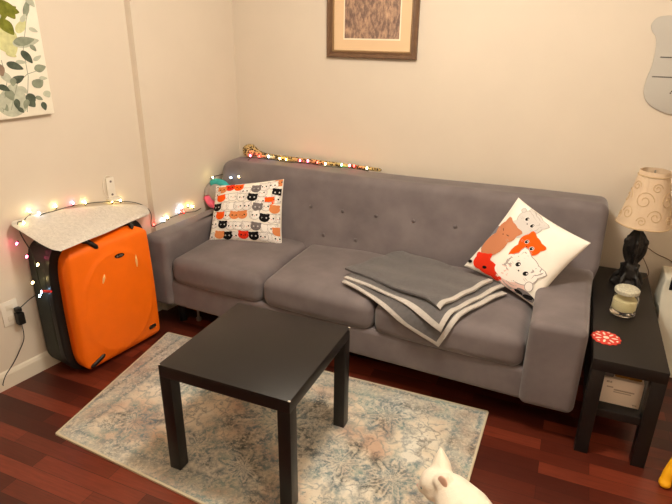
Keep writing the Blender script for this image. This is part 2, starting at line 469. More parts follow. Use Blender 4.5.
# backrest with tufting
BX0, BX1, BZ0, BZ1 = -.750, 1.512, .30, .862
tufts = [(x, .665) for x in (-.53, -.31, -.095, .112, .318, .54, .775)]+[(x, .515) for x in (.01, .215)]
def face_y(z): return 1.455+(z-.45)*.30
def back_fn(w, l):
    t = (w.z-BZ0)/(BZ1-BZ0)
    y = w.y
    if l.y < 0:
        y = face_y(w.z)+(w.y-1.50)
        for tx, tz in tufts:
            d2 = ((w.x-tx)**2+(w.z-tz)**2); y += .006*math.exp(-d2/.0006)+.006*math.exp(-d2/.010)
    z = w.z - .004*math.sin(w.x*4)
    x = w.x - (.020*max(0, min(1, (.56-w.z)/.08)) if w.x > 1.4 else 0)
    return Vector((x, y, z))
b = MB(); b.rbox((BX0, 1.50, BZ0), (BX1, 1.79, BZ1), .045, (110, 3, 34), back_fn)
back = b.build('backrest', M['velvet'], sofa)
for tx, tz in tufts:
    b = MB(); b.ell((tx, face_y(tz)+.003, tz), (.011, .006, .011), nu=14, nv=8); b.build('button', M['velvet'], back)
# seat cushions
for (x0, x1) in ((XI0, -.088), (-.082, .540), (.546, XI1)):
    cw = (x1-x0)/2; cxm = (x0+x1)/2
    def cf(w, l, cxm=cxm, cw=cw):
        t = max(0, min(1, (1.50-w.y)/.65)); u = (w.x-cxm)/cw; v = (w.y-1.18)/.36
        crown = .022*max(0, 1-u*u)*max(0, 1-v*v) if l.z > 0 else 0
        sag = .003*math.sin(w.x*13+w.y*7)
        front = -.012*max(0, 1-u*u) if w.y < .9 else 0
        return Vector((w.x, w.y+(yf(w.x)-.85-.008)*t+front, w.z+crown+(sag if l.z > 0 else 0)))
    b = MB(); b.rbox((x0, .85, .297), (x1, 1.50, SZ), .05, (12, 14, 4), cf); b.build('seat_cushion', M['velvet'], sofa)
for (x, y) in ((-.72, 1.03), (1.36, 1.08), (-.68, 1.66), (1.38, 1.66)):
    b = MB(); b.lathe([(.018, 0), (.022, .004), (.026, .118)], (x, y, 0), 16); b.build('leg', M['black'], sofa)
for (x, y) in ((-.63, 1.06),):
    b = MB(); b.lathe([(.008, 0), (.016, .004), (.017, .02), (.008, .028), (.006, .118)], (x, y, 0), 14); c = b.build('glide', M['silver'], sofa); c['label'] = 'small shiny glide foot'

# ------------------------------------------------------------------ suitcase (parallel to the left wall)
wv = Vector((WB, 1, 0)).normalized(); wn = Vector((1, -WB, 0)).normalized()
sc_o = Vector((wx(.61)+.0, .61, 0))            # foot point on the wall at the case's middle
SW, SH = .285, .70
def case_pt(a, d, z):                          # a along the wall, d from the wall, z up; a slight lean back
    return sc_o+wv*a+wn*(d-.012*z)+Vector((0, 0, z))
suit = thing('suitcase', 'big orange hard-shell suitcase with charcoal rear shell standing against the left wall', 'suitcase', tuple(sc_o+wn*.12))
def shell(d0, d1, r, dome, mat, name, grow=0.0, rear=False):
    bb = MB()
    h = [SW+grow, (d1-d0)/2, SH/2+grow]; mid = (d0+d1)/2
    def fn(w, l):
        # l in local (a, d, z); round the outline corners with a superellipse squeeze
        a, d, z = l
        u, v = a/h[0], z/h[2]
        k = 1/max(1, (abs(u)**6+abs(v)**6)**(1/6))
        a, z = a*k, z*k
        if dome: a = a*.955+.013
        a *= 1-.03*max(0, v)                      # a touch narrower above
        q = max(0, 1-(abs(u)**2.4))*max(0, 1-(abs(v)**2.4))
        bul = 0
        if dome and d > 0: bul = dome*(q**.5)
        e = max(abs(u), abs(v))
        if dome and d > 0 and e > .86: bul -= .03*((e-.86)/.14)**2
        # raised oval ridge on the front
        if dome and d > 0:
            rr = math.sqrt((u/.80)**2+((v+.04)/.80)**2); bul += .004*math.exp(-((rr-1)/.045)**2)+(.003 if rr < 1 else 0)
        return case_pt(a, mid+d+bul, z+SH/2+.006+(grow))
    bb.rbox((-h[0], -h[1], -h[2]), (h[0], h[1], h[2]), r, (44, 4, 50), lambda w, l: fn(w, l))
    return bb.build(name, mat, suit)
shell(.006, .158, .03, 0, M['charcoal'], 'rear_shell')
shell(.150, .192, .010, 0, M['black'], 'rim', .006)
shell(.186, .252, .03, .022, M['orange'], 'front_shell', -.010)
def on_case(u, v):                             # a point of the front face seen at (u, v): plane parallel to the wall
    off = .279; d = ray(u, v); base = sc_o+wn*off
    t = (base-CP).dot(wn)/d.dot(wn); p = CP+d*t; r = p-base
    return r.dot(wv), p.z
def bumper(u0, v0, u1, v1):
    a0, z0 = on_case(u0, v0); a1, z1 = on_case(u1, v1)
    pts = []
    for k in range(9):
        t = k/8; a = a0+(a1-a0)*t; z = z0+(z1-z0)*t
        e = max(abs(a)/SW, abs(z-SH/2-.006)/(SH/2)); dd = .273
        if e > .86: dd -= .03*((min(e, 1)-.86)/.14)**2
        q = max(0, 1-abs(a/SW)**2.4)*max(0, 1-abs((z-SH/2)/(SH/2))**2.4); dd = dd-.022+.022*math.sqrt(q)
        pts.append(case_pt(max(-SW+.012, min(SW-.012, a)), dd-.002, max(.02, min(SH-.01, z))))
    bb = MB(); bb.tube(pts, [.006]+[.012]*7+[.006], 10)
    bb.build('corner_bumper', M['black'], suit)
bumper(89, 240, 101, 249); bumper(141, 217, 137, 230); bumper(94, 369, 107, 355); bumper(151, 329, 158, 325)
for (u0, v0, u1, v1) in ((104.2, 284, 105.8, 275), (138.6, 267, 137.2, 255)):
    a0, z0 = on_case(u0, v0); a1, z1 = on_case(u1, v1)
    bb = MB(); pts = []
    for k in range(5):
        t = k/4; a = a0+(a1-a0)*t; z = z0+(z1-z0)*t
        q = max(0, 1-abs(a/SW)**2.4)*max(0, 1-abs((z-SH/2)/(SH/2))**2.4)
        pts.append(case_pt(a, .252+.022*math.sqrt(q)+.002, z))
    bb.tube(pts, [.003, .006, .007, .006, .003], 8); o = bb.build('sticker', M['scuff'], suit); o['label'] = 'small pale sticker strip'
a0, z0 = on_case(121, 256)
q = max(0, 1-abs(a0/SW)**2.4)*max(0, 1-abs((z0-SH/2)/(SH/2))**2.4); dd = .252+.022*math.sqrt(q)+.003
bb = MB()
bb.prism([case_pt(a0+.028*math.cos(t)-.004*math.sin(t), dd, z0+.011*math.sin(t)+.010*math.cos(t)*.0) for t in [2*PI*k/24 for k in range(24)]], wn*.004)
bd = bb.build('badge', M['black'], suit, smooth=False); bd['label'] = 'small black oval badge'
bb = MB()
for k, (w_, x_) in enumerate(((.010, -.014), (.004, .0), (.004, .007), (.004, .014))):
    bb.prism([case_pt(a0+x_-w_/2, dd+.004, z0-.004), case_pt(a0+x_+w_/2, dd+.004, z0-.004), case_pt(a0+x_+w_/2, dd+.004, z0+.004), case_pt(a0+x_-w_/2, dd+.004, z0+.004)], wn*.0012)
bb.build('lettering', M['silver'], bd, smooth=False)

# fleece mat lying on top of the case
mc = [at_wall(5, 223, .012), at(60, 254, 2, .716), at(150, 213, 2, .700), at_wall(147, 205, .012)]
def mat_pt(u, v):
    # u from wall to room, v along the wall; rounded corners
    uu, vv = 2*u-1, 2*v-1
    k = 1/max(1, (abs(uu)**9+abs(vv)**9)**(1/9)); uu *= k; vv *= k
    u, v = (uu+1)/2, (vv+1)/2
    return (mc[0]*(1-u)+mc[1]*u)*(1-v)+(mc[3]*(1-u)+mc[2]*u)*v+Vector((0, 0, .03*math.sin(PI*v)*(1-u)))
b = MB(); N1, N2 = 20, 34; vs = []; fs = []
for side in (1, -1):
    o = len(vs)
    for j in range(N2+1):
        for i in range(N1+1):
            u, v = i/N1, j/N2; p = mat_pt(u, v)
            e = max(abs(2*u-1), abs(2*v-1)); th = .011*math.sqrt(max(0, 1-e**6))
            w = .004*math.sin(u*7+v*9)+.006*math.sin(v*5)
            vs.append(p+Vector((0, 0, side*th+w)))
    for j in range(N2):
        for i in range(N1):
            q = (o+j*(N1+1)+i, o+j*(N1+1)+i+1, o+(j+1)*(N1+1)+i+1, o+(j+1)*(N1+1)+i); fs.append(q if side > 0 else q[::-1])
b.add(vs, fs); tag(b.build('fleece_mat', M['fleece']), 'pale grey fleece pet mat lying on top of the orange suitcase', 'mat')

# ------------------------------------------------------------------ things on the left wall
def wall_plate(name, c, w, h, t, mat, parent=None, bev=.002):
    c = Vector(c); bb = MB()
    pts = [c-wv*w/2-Vector((0, 0, h/2)), c+wv*w/2-Vector((0, 0, h/2)), c+wv*w/2+Vector((0, 0, h/2)), c-wv*w/2+Vector((0, 0, h/2))]
    bb.prism(pts, wn*t); return bb.build(name, mat, parent, bev=bev)
oc = at_wall(10, 313); oc = Vector((wx(oc.y), oc.y, .375))
ot = thing('wall_outlet', 'white electrical outlet cover low on the left wall near the suitcase', 'outlet', tuple(oc))
wall_plate('cover_plate', oc, .08, .125, .006, M['white_plastic'], ot)
wall_plate('socket_face', oc+Vector((0, 0, .028))+wn*.006, .034, .028, .002, M['trim'], ot, .001)
wall_plate('socket_face', oc-Vector((0, 0, .028))+wn*.006, .034, .028, .002, M['trim'], ot, .001)
ac = at_wall(20, 316, .03)
ad = thing('power_adapter', 'black plug-in power adapter with thin cord hanging below the wall outlet', 'power adapter', tuple(ac))
pb = ac-wn*.021
wall_plate('adapter_body', pb+Vector((0, 0, -.012)), .034, .062, .036, M['black'], ad, .005)
wall_plate('plug_head', pb+Vector((0, 0, .034)), .026, .02, .03, M['black'], ad, .004)
cp = [pb+wn*.02+Vector((0, 0, -.04))]+[at_wall(u, v, o) for u, v, o in ((24, 338, .02), (19, 352, .018), (13, 364, .017), (6, 375, .018), (3, 384, .02))]
p = at(3, 389, 2, .004); cp += [p, at(-12, 404, 2, .004)]
b = MB(); b.tube(catmull(cp, 8), .0022, 8); b.build('cord', M['black'], ad)

kc = at_wall(110, 188); kc = Vector((wx(kc.y), kc.y, kc.z))
kb = thing('wall_bracket', 'small white screw-on bracket fixed to the left wall above the fleece mat', 'bracket', tuple(kc))
wall_plate('backplate', kc, .05, .12, .012, M['white_plastic'], kb, .004)
wall_plate('ledge', kc-Vector((0, 0, .056)), .07, .012, .045, M['white_plastic'], kb, .003)
for dz in (.038, -.034):
    b = MB(); b.ell(kc+wn*.013+Vector((0, 0, dz)), (.006, .006, .006), nu=12, nv=8); b.build('screw', M['grey_plastic'], kb)
ring = [kc+wn*.008+wv*(-.012+.035*math.cos(t))+Vector((0, 0, .012+.062*math.sin(t))) for t in [PI*.1+PI*1.25*k/22 for k in range(23)]]
b = MB(); b.tube(ring, .0022, 8); b.build('wire_loop', M['white_plastic'], kb)

# canvas print of leaves
CY0, CY1, CZ0, CZ1 = .11, .588, 1.272, 1.82; CTK = .032
def cw_(y, z, off): return Vector((wx(y), y, z))+wn*off
cv = thing('canvas_print', 'frameless white canvas with painted green leaves on the left wall', 'picture', tuple(cw_(.35, CZ0, 0)))
b = MB(); b.prism([cw_(CY0, CZ0, .001), cw_(CY1, CZ0, .001), cw_(CY1, CZ1, .001), cw_(CY0, CZ1, .001)], wn*CTK); b.build('stretched_canvas', M['canvas'], cv, bev=.002)
b = MB(); LM = ['l_olive', 'l_sage', 'l_pale', 'l_dark', 'l_yellow', 'l_blush']
lay = [0]
def leaf_px(u, v, L, ang, W, mi):
    p = at_wall(u, v, CTK+.001); ps = .00255     # metres a pixel spans on this wall, upwards
    y0, z0 = p.y, p.z; L *= ps*.64; W *= ps*.66; a = math.radians(ang); lay[0] += 1; off = CTK+.0012+.00006*lay[0]
    pts = []
    for k in range(22):
        t = 2*PI*k/22; x = L*math.cos(t); w = W*math.sin(t)*(1-.35*math.cos(t))*(.75+.25*math.sin(t)**2)
        yy = y0+1.35*(x*math.cos(a)-w*math.sin(a)); zz = z0-(x*math.sin(a)+w*math.cos(a))
        pts.append(cw_(max(CY0+.001, min(CY1-.001, yy)), max(CZ0+.001, min(CZ1-.001, zz)), off))
    c = sum(pts, Vector())/len(pts)
    b.add(pts+[c], [(k, (k+1) % 22, 22) for k in range(22)], mi)
def stem_px(pts, w, mi):
    lay[0] += 1; off = CTK+.0011+.00006*lay[0]
    P = [at_wall(u, v, CTK) for u, v in pts]
    for p, q in zip(P, P[1:]):
        d = Vector((q.y-p.y, q.z-p.z)).normalized(); n_ = Vector((-d.y, d.x))*w/2
        b.add([cw_(p.y+n_.x, p.z+n_.y, off), cw_(p.y-n_.x, p.z-n_.y, off), cw_(q.y-n_.x, q.z-n_.y, off), cw_(q.y+n_.x, q.z+n_.y, off)], [(0, 1, 2, 3)], mi)
leaf_px(6, 40, 40, 70, 26, 4); leaf_px(14, 100, 44, -80, 30, 2); leaf_px(27, 42, 28, -8, 13, 2); leaf_px(22, 26, 20, -60, 9, 4)
stem_px([(28, 112), (29, 76), (24, 50), (27, 20), (31, 0)], .003, 1); stem_px([(12, 110), (18, 84), (28, 74), (40, 70)], .0025, 1); stem_px([(4, 112), (8, 80), (2, 60)], .0025, 1)
for a_ in ((5, 8, 30, 20, 17, 0), (9, 11, 22, 60, 12, 0), (2, 14, 20, 100, 12, 0), (8, 27, 22, 62, 12, 0), (12, 9, 12, -30, 8, 0),
           (25, 41, 22, -10, 11, 1), (28, 57, 19, 62, 8, 3), (16, 66, 18, 30, 9, 3), (41, 68, 13, -15, 10, 1), (19, 79, 15, -28, 9, 3), (39, 83, 14, -40, 12, 1),
           (32, 99, 16, 80, 10, 3), (33, 104, 10, 60, 8, 3), (45, 106, 12, 82, 6, 3), (48, 94, 10, 70, 8, 2), (8, 78, 20, 60, 8, 2), (1, 70, 16, 80, 9, 5), (11, 95, 15, 75, 9, 1), (24, 90, 13, 50, 7, 2), (22, 62, 11, 10, 5, 2), (27, 104, 13, 110, 6, 1), (44, 78, 9, 10, 5, 2), (34, 48, 10, 60, 5, 1), (5, 88, 13, 40, 7, 3), (14, 82, 11, 100, 6, 1), (34, 30, 10, 30, 5, 2), (6, 107, 12, 70, 6, 1), (22, 110, 9, 60, 5, 3), (40, 98, 9, 40, 5, 1),
           (3, 102, 18, 85, 8, 2), (27, 8, 22, -75, 6, 1), (31, 2, 14, 60, 7, 2), (24, 18, 12, -60, 5, 2), (18, 104, 14, 90, 6, 3), (38, 58, 11, -35, 5, 2), (12, 54, 12, 40, 7, 4)):
    leaf_px(*a_)
rl = random.Random(9)
stem_px([(-8, 118), (-14, 80), (-10, 40), (-20, 10)], .003, 1); stem_px([(-34, 122), (-30, 80), (-40, 40)], .003, 1)
for k in range(46):
    leaf_px(-4-rl.random()*46, 4+rl.random()*112, rl.uniform(9, 20), rl.uniform(-60, 100), rl.uniform(6, 12), rl.choice([0, 1, 1, 2, 2, 3, 3, 4, 5]))
b.build('painted_leaves', [M[k] for k in LM], cv, smooth=False, merge=False)

# ------------------------------------------------------------------ framed print on the back wall
fx0, fx1, fz0, fz1 = -.132, .412, 1.499, 1.99
fr = thing('framed_picture', 'brown wooden framed sepia picture of grass hanging on the back wall', 'picture', ((fx0+fx1)/2, YB, fz0))
b = MB(); yy = YB-.002
def frame_ring(x0, x1, z0, z1, w, prof, mi):
    # profile: (t across the width 0..1, height from the wall)
    for side in range(4):
        pass
    rows = []
    for t, hgt in prof:
        i = w*t; rows.append([(x0+i, yy-hgt, z0+i), (x1-i, yy-hgt, z0+i), (x1-i, yy-hgt, z1-i), (x0+i, yy-hgt, z1-i)])
    vs = [p for r in rows for p in r]; fs = []
    for k in range(len(rows)-1):
        for i in range(4):
            j = (i+1) % 4; fs.append((k*4+i, k*4+j, (k+1)*4+j, (k+1)*4+i))
    b.add(vs, fs, mi)
frame_ring(fx0, fx1, fz0, fz1, .041, [(0, 0), (0, .026), (.12, .031), (.45, .030), (.55, .024), (.72, .026), (.8, .02)], 0)
frame_ring(fx0+.0328, fx1-.0328, fz0+.0328, fz1-.0328, .0082, [(0, .02), (.3, .022), (1, .014), (1, .006)], 1)
b.build('frame', [M['frame_wood'], M['frame_gilt']], fr, smooth=False)
b = MB(); b.box((fx0+.038, yy-.010, fz0+.038), (fx1-.038, yy-.004, fz1-.038)); b.build('mat_board', M['matboard'], fr, smooth=False)
b = MB(); b.box((fx0+.100, yy-.0115, fz0+.098), (fx1-.100, yy-.009, fz1-.098)); b.build('mat_bevel', M['matlip'], fr, smooth=False)
b = MB(); b.box((fx0+.107, yy-.0125, fz0+.106), (fx1-.107, yy-.010, fz1-.106)); b.build('print', M['grass'], fr, smooth=False)

# grey cut-out hanging on the wall at the right
hx = 1.735
prof = [(0, 1.735), (.11, 1.733), (.165, 1.725), (.187, 1.695), (.180, 1.665), (.160, 1.64), (.150, 1.60), (.148, 1.55), (.150, 1.50), (.158, 1.46), (.163, 1.41), (.155, 1.365), (.13, 1.33), (.09, 1.305), (.04, 1.288), (0, 1.283)]
sm = [p for p in catmull([(x, z, 0) for x, z in prof], 4)]
out = [(hx-p.x, YB-.003, p.y) for p in sm]+[(hx+p.x, YB-.003, p.y) for p in reversed(sm[1:-1])]
b = MB(); b.prism(out, (0, -.012, 0))
hg = b.build('wall_hanging', M['greyfelt'], bev=.003)
tag(hg, 'flat grey curvy-edged wall hanging with black dotted lines above the lamp', 'wall hanging')
b = MB()
def dots(x0, z0, x1, z1, n):
    b = MB()
    for k in range(n):
        t = k/(n-1); x = x0+(x1-x0)*t; z = z0+(z1-z0)*t
        b.ell((x, YB-.0155, z), (.0034, .0014, .0034), nu=8, nv=6)
    b.build('dotted_line', M['c_black'], hg)
dots(hx-.118, 1.548, hx+.118, 1.548, 30); dots(hx-.135, 1.458, hx+.135, 1.458, 34); dots(hx-.008, 1.458, hx-.045, 1.385, 10); dots(hx+.03, 1.458, hx+.05, 1.385, 9)

# ------------------------------------------------------------------ black bench by the sofa
BH = .46; bx0, bx1, by0, by1 = 1.499, 1.768, .775, 1.80
bn = thing('bench_table', 'narrow black-brown low bench with lower shelf beside the right sofa arm', 'side table', ((bx0+bx1)/2, (by0+by1)/2, 0))
b = MB(); b.box((bx0, by0, BH-.052), (bx1, by1, BH)); b.build('tabletop', M['black_wood'], bn, bev=.0015)
for x in (bx0, bx1-.053):
    for y in (by0, by1-.053):
        b = MB(); b.box((x, y, 0), (x+.053, y+.053, BH-.052)); b.build('leg', M['black_wood'], bn, bev=.0012)
b = MB(); b.box((bx0+.004, by0+.012, .19), (bx1-.004, by1-.012, .226)); b.build('shelf', M['black_wood'], bn, bev=.001)
# carton on the shelf
cb = thing('carton', 'white printed cardboard carton on the lower shelf of the black bench', 'box', (1.645, .97, .226))
b = MB(); b.box((1.556, .845, .2265), (1.708, 1.10, .345)); b.build('box_body', M['carton'], cb, bev=.002)
b = MB()
for (x0, x1, z0, z1) in ((1.572, 1.583, .325, .333), (1.585, 1.592, .325, .333), (1.576, 1.600, .303, .308), (1.604, 1.68, .293, .299), (1.604, 1.67, .284, .288), (1.682, 1.698, .238, .243)):
    b = MB(); b.box((x0, .8437, z0), (x1, .8452, z1)); b.build('printed_line', M['cartonline'], cb, smooth=False)
st = MB(); st.rbox((1.60, .86, .3458), (1.65, .93, .362), .006, (3, 3, 2)); st.rbox((1.648, .86, .3458), (1.70, .95, .357), .005, (3, 3, 2))
tag(st.build('snack_packet', M['papers']), 'small tan packet lying on top of the white carton', 'packet')
st = MB(); st.rbox((1.557, .85, .3458), (1.596, .93, .372), .008, (3, 3, 2))
tag(st.build('dark_pouch', M['c_grey']), 'small dark pouch on the left of the carton top', 'pouch')

# coaster
b = MB(); cc = Vector((1.548, .962, BH))
def scal(t, z): return 1+.045*math.cos(14*t)
b.lathe([(.054, .0004), (.058, .002), (.056, .0045), (.0001, .0048)], cc, 84, fn=scal)
cst = b.build('coaster', M['redprint']); tag(cst, 'red scalloped round coaster with cream pattern on the black bench', 'coaster')
b = MB()
for k in range(7):
    t = 2*PI*k/7; c1 = cc+Vector((.033*math.cos(t), .033*math.sin(t), .0052)); Rz = Matrix.Rotation(t, 3, 'Z')
    b.ell(c1, (.013, .005, .0006), Rz, nu=12, nv=6)
    t += PI/7; b.ell(cc+Vector((.047*math.cos(t), .047*math.sin(t), .0052)), (.004, .006, .0006), Matrix.Rotation(t, 3, 'Z'), nu=10, nv=6)
b.ell(cc+Vector((0, 0, .0052)), (.012, .012, .0006), nu=14, nv=6)
b.build('cream_pattern', M['cream'], cst)

# candle jar
jc = Vector((1.622, 1.24, BH+.0005))
cj = thing('candle_jar', 'glass candle jar with cream wax and mottled lid on the black bench', 'candle', tuple(jc))
b = MB(); b.lathe([(.048, 0), (.054, .004), (.056, .012), (.0545, .088), (.046, .1), (.043, .104), (.041, .104), (.044, .098), (.0505, .087), (.052, .026), (.046, .022), (.001, .021)], jc, 40); b.build('glass', M['glass'], cj)
b = MB(); b.lathe([(.046, .0235), (.0505, .03), (.0500, .072), (.043, .074), (.001, .072)], jc, 32); b.build('wax', M['wax'], cj)
b = MB(); b.lathe([(.001, .1045), (.047, .1045), (.052, .108), (.0525, .122), (.046, .128), (.030, .131), (.001, .132)], jc, 40, fn=lambda t, z: 1+.015*math.cos(24*t)); b.build('lid', M['lid'], cj)

# table lamp
lc = Vector((1.668, 1.575, BH))
lp = thing('table_lamp', 'table lamp with black carved base and tan embossed shade on the black bench', 'lamp', tuple(lc))
lb = lc+Vector((-.014, 0, 0))
b = MB(); b.lathe([(.075, .0005), (.08, .006), (.078, .016), (.066, .022), (.06, .034), (.05, .04)], lb, 32, fn=lambda t, z: 1+.05*math.cos(6*t))
b.lathe([(.04, .03), (.05, .06), (.046, .1), (.034, .13), (.03, .16), (.044, .19), (.05, .225), (.044, .262), (.03, .285), (.022, .30), (.026, .31), (.018, .325), (.015, .35)], lb, 28)
for k in range(5):                                # scrolling leaf feet and figure lobes
    t = 2*PI*k/5+.4; d = Vector((math.cos(t), math.sin(t), 0))
    b.tube(catmull([lb+d*.085+Vector((0, 0, .012)), lb+d*.07+Vector((0, 0, .05)), lb+d*.045+Vector((0, 0, .085)), lb+d*.05+Vector((0, 0, .12))], 5), [.014]*8+[.010]*8, 10)
    b.ell(lb+d*.082+Vector((0, 0, .014)), (.018, .018, .014), nu=12, nv=8)
    t += .6; d = Vector((math.cos(t), math.sin(t), 0))
    b.tube(catmull([lb+d*.03+Vector((0, 0, .14)), lb+d*.052+Vector((0, 0, .18)), lb+d*.058+Vector((0, 0, .22)), lb+d*.046+Vector((0, 0, .262)), lb+d*.02+Vector((0, 0, .292))], 5), .0105, 10)
    b.ell(lb+d*.058+Vector((0, 0, .245)), (.013, .013, .017), nu=12, nv=8)
for p in b.v: p.x = lb.x+(p.x-lb.x)*.84; p.y = lb.y+(p.y-lb.y)*.84
base = b.build('carved_base', M['carved'], lp); remesh(base, .0045, 2)
SZ0, SZ1, SR0, SR1 = .335, .60, .120, .064
def shade_r(z):                                     # bell curve
    t = (z-SZ0)/(SZ1-SZ0); return SR1+(SR0-SR1)*((1-t)**1.18)
b = MB()
prof = [(shade_r(SZ0+(SZ1-SZ0)*k/16), SZ0+(SZ1-SZ0)*k/16) for k in range(17)]
prof += [(r-.003, z) for r, z in reversed(prof)]
prof.append(prof[0])
flare = lambda t, z: 1+(.02*math.cos(6*t) if z < SZ0+.02 else .03*math.cos(6*t) if z > SZ1-.02 else .012*math.cos(6*t))
b.lathe(prof, lc, 60, cap=False, fn=flare); sh = b.build('lamp_shade', M['shade'], lp)
b = MB()
def sp_pt(t, z): r = shade_r(z)*flare(t, z)+.0008; return lc+Vector((r*math.cos(t), r*math.sin(t), z))
for k in range(5):
    t0 = 2*PI*k/5-1.9
    for (dt, z0, s, dirn) in ((0, .47, .043, 1), (.62, .40, .034, -1), (.55, .53, .024, 1), (.1, .375, .022, -1)):
        pts = []
        for i in range(30):
            a = i/29*4.4*PI*.5*1.35; rr = s*(1-.8*i/29)
            z = z0+rr*math.sin(a); t = t0+dt+dirn*rr*math.cos(a)/shade_r(z0); pts.append(sp_pt(t, max(SZ0+.01, min(SZ1-.02, z))))
        b.tube(pts, .0022, 6)
b.build('swirl_embossing', M['cordtrim'], sh)
b = MB()
for z in (SZ0+.003, SZ1-.022):
    b = MB(); pts = [sp_pt(2*PI*k/60, z) for k in range(61)]; b.tube(pts, .0035, 6); b.build('shade_trim', M['cordtrim'], sh)
b = MB(); b.tube([lc+Vector((0, 0, .33)), lc+Vector((0, 0, .60))], .004, 8)
for k in range(3):
    t = 2*PI*k/3; b.tube([lc+Vector((0, 0, .575)), lc+Vector((.054*math.cos(t), .054*math.sin(t), .575))], .002, 6)
b.build('harp', M['silver'], lp)
b = MB(); b.tube(catmull([lc+Vector((.04, .05, .02)), lc+Vector((.10, .18, .02)), (1.70, YB-.005, .60), (1.80, YB-.004, .555), (1.90, YB-.004, .50), (1.98, YB-.018, .30), (2.0, YB-.02, .12)], 8), .0022, 6); b.build('cord', M['frame_wood'], lp)

# white paper bag standing beyond the bench
pbx = thing('paper_bag', 'white paper bag with black letters standing on the floor behind the black bench', 'bag', (1.96, 1.68, 0))
b = MB()
def bagfn(w, l):
    t = w.z/.55; return Vector((w.x+.006*math.sin(w.z*22+w.y*9)-.01*t, w.y+.008*math.sin(w.z*17+w.x*13)+.03*t, w.z+.006*math.sin(w.x*30)*t))
b.rbox((1.828, 1.55, .0), (2.17, 1.74, .53), .008, (12, 6, 14), bagfn, k=2); b.build('bag_body', M['paperbag'], pbx)
def text_obj(txt, size, loc, rot, mat, parent, name):
    cu = bpy.data.curves.new(name, 'FONT'); cu.body = txt; cu.size = size; cu.extrude = .001; cu.offset = .004
    tmp = bpy.data.objects.new(name, cu); COL.objects.link(tmp)
    bpy.context.view_layer.update()
    me = bpy.data.meshes.new_from_object(tmp.evaluated_get(bpy.context.evaluated_depsgraph_get()))
    COL.objects.unlink(tmp); bpy.data.objects.remove(tmp)
    o = bpy.data.objects.new(name, me); COL.objects.link(o); me.materials.clear(); me.materials.append(mat)
    o.matrix_world = Matrix.Translation(Vector(loc)-PLOC[parent.name]) @ rot.to_4x4(); o.parent = parent
    return o
text_obj('IC', .085, tuple(at(668.3, 289, 1, 1.541)), Matrix.Rotation(PI/2-.05, 3, 'X'), M['c_black'], pbx, 'lettering')

# yellow toy on the floor
b = MB(); yo = Vector((1.832, .705, 0))
b.tube([yo+Vector((0, 0, .02)), yo+Vector((.006, .01, .055)), yo+Vector((.03, .03, .11))], [.021, .021, .024], 14)
b.ell(yo+Vector((.0, -.004, .019)), (.024, .027, .019)); b.ell(yo+Vector((.12, .06, .13)), (.105, .07, .062))
for dx, dy in ((.07, -.02), (.18, .01), (.16, .12), (.05, .11)):
    b.tube([yo+Vector((dx, dy, .02)), yo+Vector((dx, dy+.01, .1))], .021, 12); b.ell(yo+Vector((dx, dy-.004, .019)), (.024, .027, .019))
b.ell(yo+Vector((.22, .09, .20)), (.055, .05, .055)); b.ell(yo+Vector((.265, .10, .19)), (.03, .03, .026))
ty = remesh(b.build('plush_toy', M['yellow'], loc=tuple(yo)), .006, 3)
tag(ty, 'bright yellow soft toy standing on the floor beside the black bench', 'toy')

